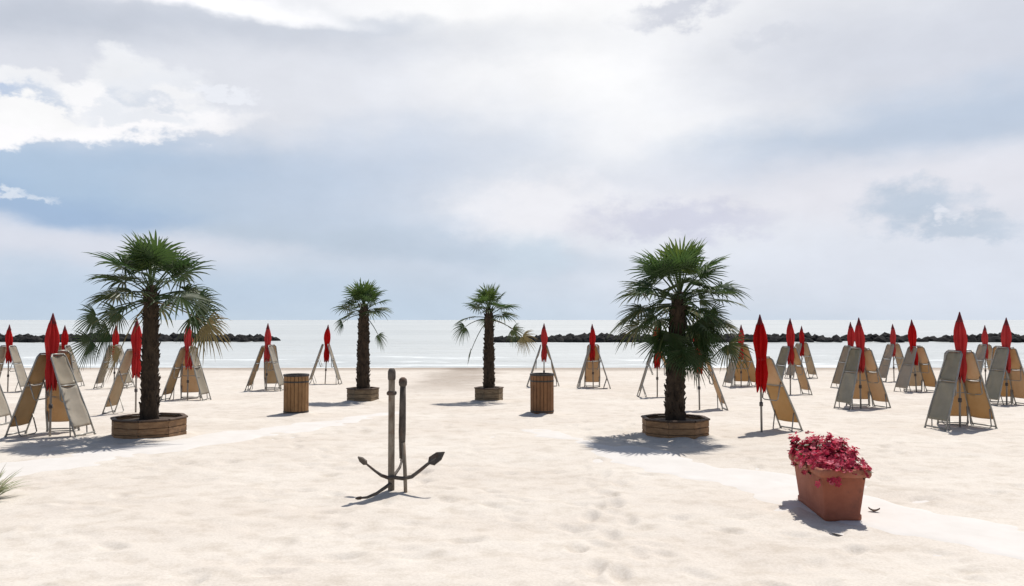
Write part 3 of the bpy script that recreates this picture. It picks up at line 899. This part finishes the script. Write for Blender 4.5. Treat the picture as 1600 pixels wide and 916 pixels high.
def make_palm(planter, soil_h, trunk_h, tr, nleaf, pet, Rf, emin, emax, seed, label, extra=(), lean=(0, 0), tones=(.35, .9), dead=()):
    rd = random.Random(seed)
    g = planter.location
    root = empty('palm_tree', (g.x, g.y, g.z + soil_h))
    tag(root, label, 'palm tree', 'fan palms in planters')
    t = MB(); ns = 40
    prof = []
    for i in range(ns + 1):
        z = -.06 + (trunk_h + .10) * i / ns
        prof.append((tr * (1.18 - .30 * i / ns) * (1.0 if i % 2 else .90) * (1 - .35 * max(0, (i - 36) / 4)), z))
    ph = rd.uniform(0, 6)
    def tf(r, z, a): return r * (1 + .07 * math.sin(5 * a + 9 * z + ph) + .06 * math.sin(11 * a - 23 * z) + rd.uniform(-.05, .05))
    t.lathe(prof, 20, fn=tf)
    for i in range(int(46 * trunk_h)):                        # stubs of old leaf stalks
        z = rd.uniform(.1, trunk_h); a = i * 2.4
        rr = tr * (1.12 - .28 * z / trunk_h)
        p = Vector((rr * .9 * math.cos(a), rr * .9 * math.sin(a), z))
        q = p + Vector((math.cos(a) * .05, math.sin(a) * .05, rd.uniform(.05, .10)))
        t.tube([p, q], [.022, .008], 5)
    # lean
    t.v = [(x + lean[0] * (z / trunk_h) ** 2, y_ + lean[1] * (z / trunk_h) ** 2, z) for x, y_, z in t.v]
    t.build('trunk', M_TRUNK, root, True)
    top = Vector((lean[0], lean[1], trunk_h))
    b = MB()
    for i in range(nleaf):
        f = (i + .5) / nleaf
        el = R(emax - (emax - emin) * f ** 1.05 + rd.uniform(-9, 9))
        a = i * 2.39996 + rd.uniform(-.25, .25)
        dv = Vector((math.cos(el) * math.cos(a), math.cos(el) * math.sin(a), math.sin(el)))
        kk = .62 + .38 * min(1, f * 2.6)
        fan_leaf(b, top + Vector((0, 0, -.30 * f + .02)) + dv * .05, dv, pet * kk * rd.uniform(.85, 1.15), Rf * (.80 + .2 * min(1, f * 3)) * rd.uniform(.78, 1.12), .04 + .26 * f + rd.uniform(0, .08), .03 + .20 * f, tones[1] - (tones[1] - tones[0]) * min(1, f * 1.5) + rd.uniform(-.08, .08), rd=rd)
    b.build('crown', M_LEAF, root)
    for (ax, az, ay, pl, rf, sg_, dr, tn, lab) in extra:
        b = MB()
        dv = Vector((ax, ay, az))
        fan_leaf(b, top + Vector((0, 0, -.28)) + dv.normalized() * .06, dv, pl, rf, dr, sg_, tn, rd=rd, span=R(95), tw=rd.choice((-1, 1)) * rd.uniform(.8, 1.3) * min(1.0, abs(ax) / max(.05, math.hypot(ax, az))))
        o = b.build('frond', M_DEAD if tn < .2 else M_LEAF, root)
        if lab: tag(o, lab)
    return root

# left palm: open crown with a few hanging fronds
make_palm(PL[0], .31, 2.46, .145, 29, .66, .72, 6, 86, 4, 'tall open-crowned fan palm in the left planter, old fronds hanging low',
          extra=[(-.90, .05, -.10, .90, .52, .35, .25, .42, None), (-.80, -.05, -.10, .98, .58, .66, .12, .36, 'dark frond hanging low on the left'),
                 (-.35, -.40, -.40, .62, .60, .75, .15, .06, 'dry straw-coloured frond hanging beside the trunk'), (-.45, .1, -.2, .50, .50, .6, .2, .34, None),
                 (.85, .05, -.20, .85, .60, .35, .3, .34, None), (.85, -.10, -.20, 1.10, .58, .25, .45, .15, 'yellowing frond drooping to the right'),
                 (-.8, -.2, .15, .85, .55, .35, .35, .40, None), (.8, .25, .10, .80, .55, .3, .3, .42, None)], tones=(.40, .92))
# right palm: dense with a shaggy skirt
sk = []
rs = random.Random(77)
for i in range(17):
    a = -2.75 + 2.6 * i / 16 + rs.uniform(-.1, .1)
    sk.append((math.cos(a), math.sin(a), -.25 - rs.uniform(0, .45), rs.uniform(.30, .58), rs.uniform(.46, .56), rs.uniform(.35, .65), rs.uniform(.1, .25), rs.uniform(.34, .50), None))
for i in range(5):
    a = .3 + 2.5 * i / 4
    sk.append((math.cos(a), math.sin(a), -.35, .5, .5, .5, .2, .42, None))
sk.append((.72, -.30, -.65, .95, .50, .35, .15, .32, 'dark frond hanging down right of the trunk'))
make_palm(PL[1], .30, 2.34, .165, 46, .76, .62, -16, 86, 9, 'bushy dense fan palm in the right planter with a shaggy skirt of fronds', extra=sk, tones=(.38, 1.05), lean=(.10, 0))
make_palm(PL[2], .32, 2.40, .165, 21, .42, .56, 14, 88, 15, 'small narrow-crowned fan palm in the planter right of the left bin',
          extra=[(-.85, .10, .1, .58, .36, .5, .3, .45, None), (.50, -.45, 0, .48, .42, .4, .3, .40, None)], tones=(.48, 1.05), lean=(.02, 0))
make_palm(PL[3], .34, 2.26, .145, 20, .46, .54, 6, 86, 23, 'small fan palm with drooping side fronds left of the right bin',
          extra=[(-.85, .05, 0, .62, .46, .4, .4, .42, None), (-.42, -.40, -.35, .72, .38, .55, .2, .34, 'dark frond hanging down left of the trunk'),
                 (.85, -.05, -.1, .60, .48, .4, .3, .34, None), (.9, -.15, .0, .90, .48, .35, .3, .17, 'yellowing frond drooping towards the bin')], tones=(.48, 1.05))

# ------------------------------------------------------------------ litter bins
M_SLAT = noise_mat('bin_slat_wood', (.21, .11, .045), (.34, .185, .078), (12, 12, 4), .65, .3, .006, stain=(.15, .075, .03))
M_SLATD = noise_mat('dark_bin_slat_wood', (.17, .08, .034), (.27, .13, .056), (12, 12, 4), .65, .3, .006, stain=(.10, .05, .025))
M_LINER = noise_mat('bin_metal', (.03, .025, .022), (.06, .05, .045), (14, 14, 14), .5, .1)
def make_bin(px, yb, d, h, mat, label):
    g = at(px, yb); r = d / 2
    root = empty('litter_bin', (g.x * (g.y + r) / g.y, g.y + r, g.z - .01), R(6))
    tag(root, label, 'litter bin', 'round wooden litter bins')
    s = MB(); n = 20
    for k in range(n):
        a = 2 * PI * (k + .5) / n
        s.box((r * math.cos(a), r * math.sin(a), h / 2 + .02 + random.uniform(-.006, .006)), (.026, 2 * PI * r / n * .90, h - .07), Matrix.Rotation(a, 3, 'Z'), bev=.006)
    s.build('slat_wall', mat, root)
    l = MB(); l.lathe([(r - .02, .02), (r - .02, h - .03), (r - .035, h - .03), (r - .035, .25), (.01, .24)], 28, cap=False); l.build('liner', M_LINER, root, True)
    m = MB(); m.lathe([(r - .03, h - .035), (r + .024, h - .035), (r + .028, h - .02), (r + .024, h + .012), (r - .03, h + .012), (r - .03, h - .035)], 32, cap=False); m.build('rim', M_LINER, root)
    for z in (.10, h - .16):
        q = MB(); q.lathe([(r + .012, z - .018), (r + .019, z - .018), (r + .019, z + .018), (r + .012, z + .018), (r + .012, z - .018)], 32, cap=False); q.build('hoop', M_LINER, root)
    bs = MB(); bs.lathe([(r - .02, -.03), (r + .004, -.03), (r + .004, .05), (r - .02, .05)], 28); bs.build('base', M_LINER, root)
    return root
make_bin(462.5, 651, .54, .95, M_SLAT, 'light brown slatted round litter bin left of the small palm')
make_bin(847, 650, .52, .96, M_SLATD, 'reddish brown slatted round litter bin in front of a closed umbrella')

# ------------------------------------------------------------------ anchor
M_IRON = noise_mat('weathered_anchor_iron', (.12, .095, .070), (.30, .255, .20), (16, 16, 5), .8, .7, .015, spec=.3, stain=(.16, .075, .035), stain_scale=5)
M_IRON2 = noise_mat('dark_anchor_iron', (.050, .042, .036), (.13, .11, .092), (16, 16, 8), .75, .7, .015, spec=.3, stain=(.13, .055, .025), stain_scale=6)
g = at(622, 770)
anch = empty('anchor', (g.x, g.y, g.z), R(4))
tag(anch, 'old iron anchor standing upright in the sand, arms curving up at its foot', 'anchor')
b = MB(); b.box((-.085, 0, .66), (.078, .065, 1.50), bev=.012); b.build('shank', M_IRON, anch)
b = MB(); b.lathe([(.044, 1.40), (.049, 1.42), (.049, 1.50), (.040, 1.53), (.026, 1.545)], 14, (-.085, 0, 0)); b.build('shank_cap', M_IRON2, anch, True)
b = MB(); b.box((-.085, 0, 1.235), (.12, .095, .05), bev=.012); b.build('collar', M_IRON2, anch)
b = MB(); b.tube([(.045, .03, .42), (.046, .03, .75), (.050, .03, 1.10), (.052, .03, 1.36)], [.034, .046, .042, .036], 12)
b.lathe([(.02, 1.30), (.048, 1.33), (.054, 1.37), (.046, 1.41), (.02, 1.43)], 14, (.052, .03, 0)); b.build('stock', M_IRON2, anch, True)
b = MB(); b.tube([(.062, .0, .62), (.085, -.03, .3), (.098, -.05, -.06)], [.026, .024, .022], 10); b.build('prop', M_IRON, anch, True)
def arm(pts, rad, mat, fl):
    b = MB(); b.tube(pts, [q * .68 for q in rad], 10); o = b.build('arm', mat, anch, True)
    e = Vector(pts[-1]); d = (e - Vector(pts[-2])).normalized(); s = Vector((0, 1, 0)); n = d.cross(s); s, n = (n * .88 + s * .47), (s * .88 - n * .47)
    k = MB(); L_ = fl
    outline = [(-.6, .0), (-.35, .55), (.15, .5), (.55, 0), (.15, -.5), (-.35, -.55)]
    top_ = [k.vert(e + d * (L_ * u) + s * (L_ * v * .52) + n * .012) for u, v in outline]; bot = [k.vert(e + d * (L_ * u) + s * (L_ * v * .52) - n * .012) for u, v in outline]
    k.face(top_); k.face(bot[::-1])
    for i in range(6):
        j = (i + 1) % 6; k.face((top_[j], top_[i], bot[i], bot[j]))
    k.build('fluke', mat, o)
arm([(-.06, -.05, .20), (.06, -.05, .185), (.17, -.055, .205), (.27, -.06, .28), (.36, -.065, .355), (.48, -.07, .44)], [.034, .036, .036, .033, .030, .022], M_IRON2, .22)
arm([(-.02, -.05, .20), (-.12, -.05, .195), (-.20, -.05, .225), (-.28, -.045, .28), (-.36, -.04, .345), (-.44, -.03, .41)], [.034, .034, .030, .024, .020, .014], M_IRON2, .13)
arm([(-.085, .0, .12), (-.15, -.12, .09), (-.24, -.26, .05), (-.34, -.38, .03), (-.43, -.46, .04)], [.034, .032, .028, .024, .016], M_IRON2, .09)
arm([(-.085, .03, .2), (-.05, .15, .2), (.0, .28, .26), (.03, .38, .36)], [.034, .03, .026, .018], M_IRON2, .12)

# ------------------------------------------------------------------ terracotta trough and its flowers
M_TERRA = noise_mat('terracotta', (.25, .078, .045), (.34, .115, .068), (5, 5, 5), .8, .3, .008, stain=(.15, .06, .042), stain_scale=2.6)
M_TERRA2 = noise_mat('terracotta_rim', (.28, .088, .05), (.37, .13, .077), (6, 6, 6), .75, .3, .008, stain=(.36, .22, .15), stain_scale=4)
g = at(1318, 806)
POT = Vector((3.575, 9.17, 0))
pot = empty('flower_pot', POT, R(-3))
tag(pot, 'oblong terracotta flower pot with a thick rim, filled with pink blossoms', 'flower pot')
b = MB(); HP = .56
def rect_ring(b, hx, hy, z, cr=.05, n=4):
    ids = []
    for cx, cy, a0 in ((hx - cr, hy - cr, 0), (-hx + cr, hy - cr, PI / 2), (-hx + cr, -hy + cr, PI), (hx - cr, -hy + cr, 1.5 * PI)):
        for i in range(n):
            a = a0 + (PI / 2) * i / (n - 1)
            ids.append(b.vert((cx + cr * math.cos(a), cy + cr * math.sin(a), z)))
    return ids
def loft(b, rings, close=True):
    for ra, rb in zip(rings[:-1], rings[1:]):
        n = len(ra)
        for i in range(n):
            j = (i + 1) % n; b.face((ra[i], ra[j], rb[j], rb[i]))
    if close: b.face(rings[0][::-1]); b.face(rings[-1])
loft(b, [rect_ring(b, .185, .49, -.02), rect_ring(b, .20, .505, .02), rect_ring(b, .20, .505, .06), rect_ring(b, .19, .495, .07), rect_ring(b, .232, .55, HP - .09),
         rect_ring(b, .236, .553, HP - .09), rect_ring(b, .200, .52, HP - .09)])
b.build('body', M_TERRA, pot, True)
b = MB()
loft(b, [rect_ring(b, .236, .553, HP - .092), rect_ring(b, .268, .585, HP - .085), rect_ring(b, .278, .595, HP - .06), rect_ring(b, .278, .595, HP - .015), rect_ring(b, .268, .585, HP),
         rect_ring(b, .225, .54, HP), rect_ring(b, .215, .53, HP - .08)], False)
b.build('rim', M_TERRA2, pot, True)
b = MB(); loft(b, [rect_ring(b, .212, .53, HP - .10), rect_ring(b, .16, .45, HP - .05), rect_ring(b, .05, .2, HP - .03)]); b.build('soil', M_SOIL, pot)

M_PETAL = leaf_mat('pink_petal', [(0.0, (.22, .008, .025)), (.35, (.43, .018, .062)), (.7, (.66, .07, .13)), (1.0, (.78, .24, .30))], .38, .6)
M_FOL = leaf_mat('flower_foliage', [(0.0, (.12, .015, .025)), (.4, (.06, .06, .022)), (1.0, (.06, .11, .028))], .3, .5)
fl = empty('flowering_plant', POT + Vector((0, 0, HP - .06)), R(-3))
tag(fl, 'mound of deep pink flowers growing in the terracotta pot', 'flowers')
st = MB(); fo = MB(); bl = MB()
def disc_flower(b, c_, n, r):
    n = n.normalized(); s = n.orthogonal().normalized(); t_ = n.cross(s)
    ce = b.vert(c_ - n * r * .25)
    a0 = random.uniform(0, 6)
    for k in range(5):
        a = a0 + 2 * PI * k / 5
        ids = []
        for da, rr, up in ((-.55, .72, .05), (-.25, 1.0, .15), (.25, 1.0, .15), (.55, .72, .05)):
            ids.append(b.vert(c_ + (s * math.cos(a + da) + t_ * math.sin(a + da)) * (r * rr * random.uniform(.9, 1.1)) + n * (r * up)))
        b.face((ce, ids[0], ids[1], ids[2], ids[3]))
def leaf(b, c_, d, n, l):
    d = d.normalized(); s = d.cross(n).normalized()
    p = [c_, c_ + d * l * .45 + s * l * .28, c_ + d * l - n * l * .1, c_ + d * l * .45 - s * l * .28]
    ids = [b.vert(q) for q in p]; b.face(ids)
heads = []
for i in range(135):
    x, y_ = random.uniform(-.27, .27), random.uniform(-.60, .62)
    mound = max(.03, .20 * (1 - (x / .36) ** 2) * (1 - .55 * abs(y_ / .62) ** 2)) + .10 * (y_ > .1) * random.random()
    heads.append(Vector((x, y_, mound * random.uniform(.65, 1.1))))
for k in range(12):                                            # sprays drooping over the rim
    a = random.uniform(0, 6.28); heads.append(Vector((.31 * math.cos(a), .63 * math.sin(a), random.uniform(-.08, .10))))
for cx, cy, hh in ((.0, -.05, .33), (.15, -.08, .32), (-.08, .25, .27), (-.02, .45, .26), (.20, -.25, .22), (-.22, .45, .26)):
    for k in range(7): heads.append(Vector((cx + random.uniform(-.035, .035), cy + random.uniform(-.05, .05), hh * (.5 + .5 * k / 6))))
for h in heads:
    basep = Vector((h.x * .5, h.y * .7, -.03))
    md = (basep + h) / 2 + Vector((h.x * .15, h.y * .08, .03))
    st.tone = .5; st.tube([basep, md, h], [.005, .004, .003], 4, cap=False)
    out_ = Vector((h.x * 1.6, h.y * .7, .25 + max(0, h.z)))
    for q in range(random.randint(4, 7)):
        c_ = h + Vector((random.uniform(-.05, .05), random.uniform(-.05, .05), random.uniform(-.045, .04)))
        bl.tone = min(1, max(0, random.gauss(.55, .22)))
        disc_flower(bl, c_, out_ + Vector((random.uniform(-.4, .4), random.uniform(-.4, .4), random.uniform(-.2, .4))), random.uniform(.024, .040))
    for q in range(5):
        fo.tone = random.random()
        c_ = basep.lerp(h, random.uniform(.35, .95)) + Vector((random.uniform(-.04, .04), random.uniform(-.04, .04), 0))
        leaf(fo, c_, Vector((random.uniform(-1, 1), random.uniform(-1, 1), random.uniform(-.2, .7))), Vector((random.uniform(-.3, .3), random.uniform(-.3, .3), 1)), random.uniform(.05, .09))
st.build('stems', M_FOL, fl); fo.build('foliage', M_FOL, fl); bl.build('blossoms', M_PETAL, fl)

# dry scrap lying on the sand beside the pot
M_SCRAP = noise_mat('dry_leaf_scrap', (.06, .04, .03), (.14, .09, .06), (20, 20, 20), .9, .3)
g = at(1366, 801)
b = MB()
rows = []
for i in range(6):
    u = i / 5; w = .035 * math.sin(PI * (.1 + .85 * u))
    rows.append([b.vert((-.06 + .12 * u, -w, .012 + .03 * (2 * u - 1) ** 2 + .012)), b.vert((-.06 + .12 * u, 0, .012 + .03 * (2 * u - 1) ** 2)), b.vert((-.06 + .12 * u, w, .012 + .03 * (2 * u - 1) ** 2 + .012))])
for q, w in zip(rows[:-1], rows[1:]):
    b.face((q[0], q[1], w[1], w[0])); b.face((q[1], q[2], w[2], w[1]))
o = b.build('dry_leaf', M_SCRAP, loc=(g.x, g.y, g.z)); o.rotation_euler = (0, 0, R(-20))
sm = o.modifiers.new('thickness', 'SOLIDIFY'); sm.thickness = .004
tag(o, 'small dark dry leaf on the sand right of the terracotta pot', 'leaf')

# ------------------------------------------------------------------ pale plant at the left edge
M_GRASS = leaf_mat('pale_grass_blade', [(0.0, (.48, .43, .30)), (.5, (.38, .40, .24)), (1.0, (.17, .25, .10))], .35, .5)
g = at(-22, 780)
pl = empty('grass_clump', (g.x, g.y, 0))
tag(pl, 'pale green variegated grass clump cut off by the left edge', 'plant')
b = MB()
for i in range(110):
    a = random.uniform(0, 6.28); L_ = random.uniform(.30, .56); el = R(random.uniform(38, 85)); r0 = random.uniform(0, .10)
    p = Vector((r0 * math.cos(a), r0 * math.sin(a), -.02)); dv = Vector((math.cos(a) * math.cos(el), math.sin(a) * math.cos(el), math.sin(el)))
    s = Vector((-math.sin(a), math.cos(a), 0)); dr = random.uniform(.25, .8); w = random.uniform(.012, .022); b.tone = random.random()
    rows = []
    for t in (0, .25, .5, .75, 1.0):
        c_ = p + dv * L_ * t + Vector((0, 0, -dr * L_ * t * t * .6)) + Vector((math.cos(a), math.sin(a), 0)) * (L_ * .15 * t * t)
        ww = w * (1 - t ** 2 * .95)
        rows.append((b.vert(c_ - s * ww), b.vert(c_ - Vector((0, 0, ww * .5))), b.vert(c_ + s * ww)))
    for q, v in zip(rows[:-1], rows[1:]):
        b.face((q[0], q[1], v[1], v[0])); b.face((q[1], q[2], v[2], v[1]))
b.build('blades', M_GRASS, pl)
b = MB(); b.lathe([(.14, -.04), (.13, .02), (.08, .05), (.02, .06)], 14, fn=lambda r, z, a: r * (1 + .1 * math.sin(5 * a))); b.build('root_crown', M_SOIL, pl, True)
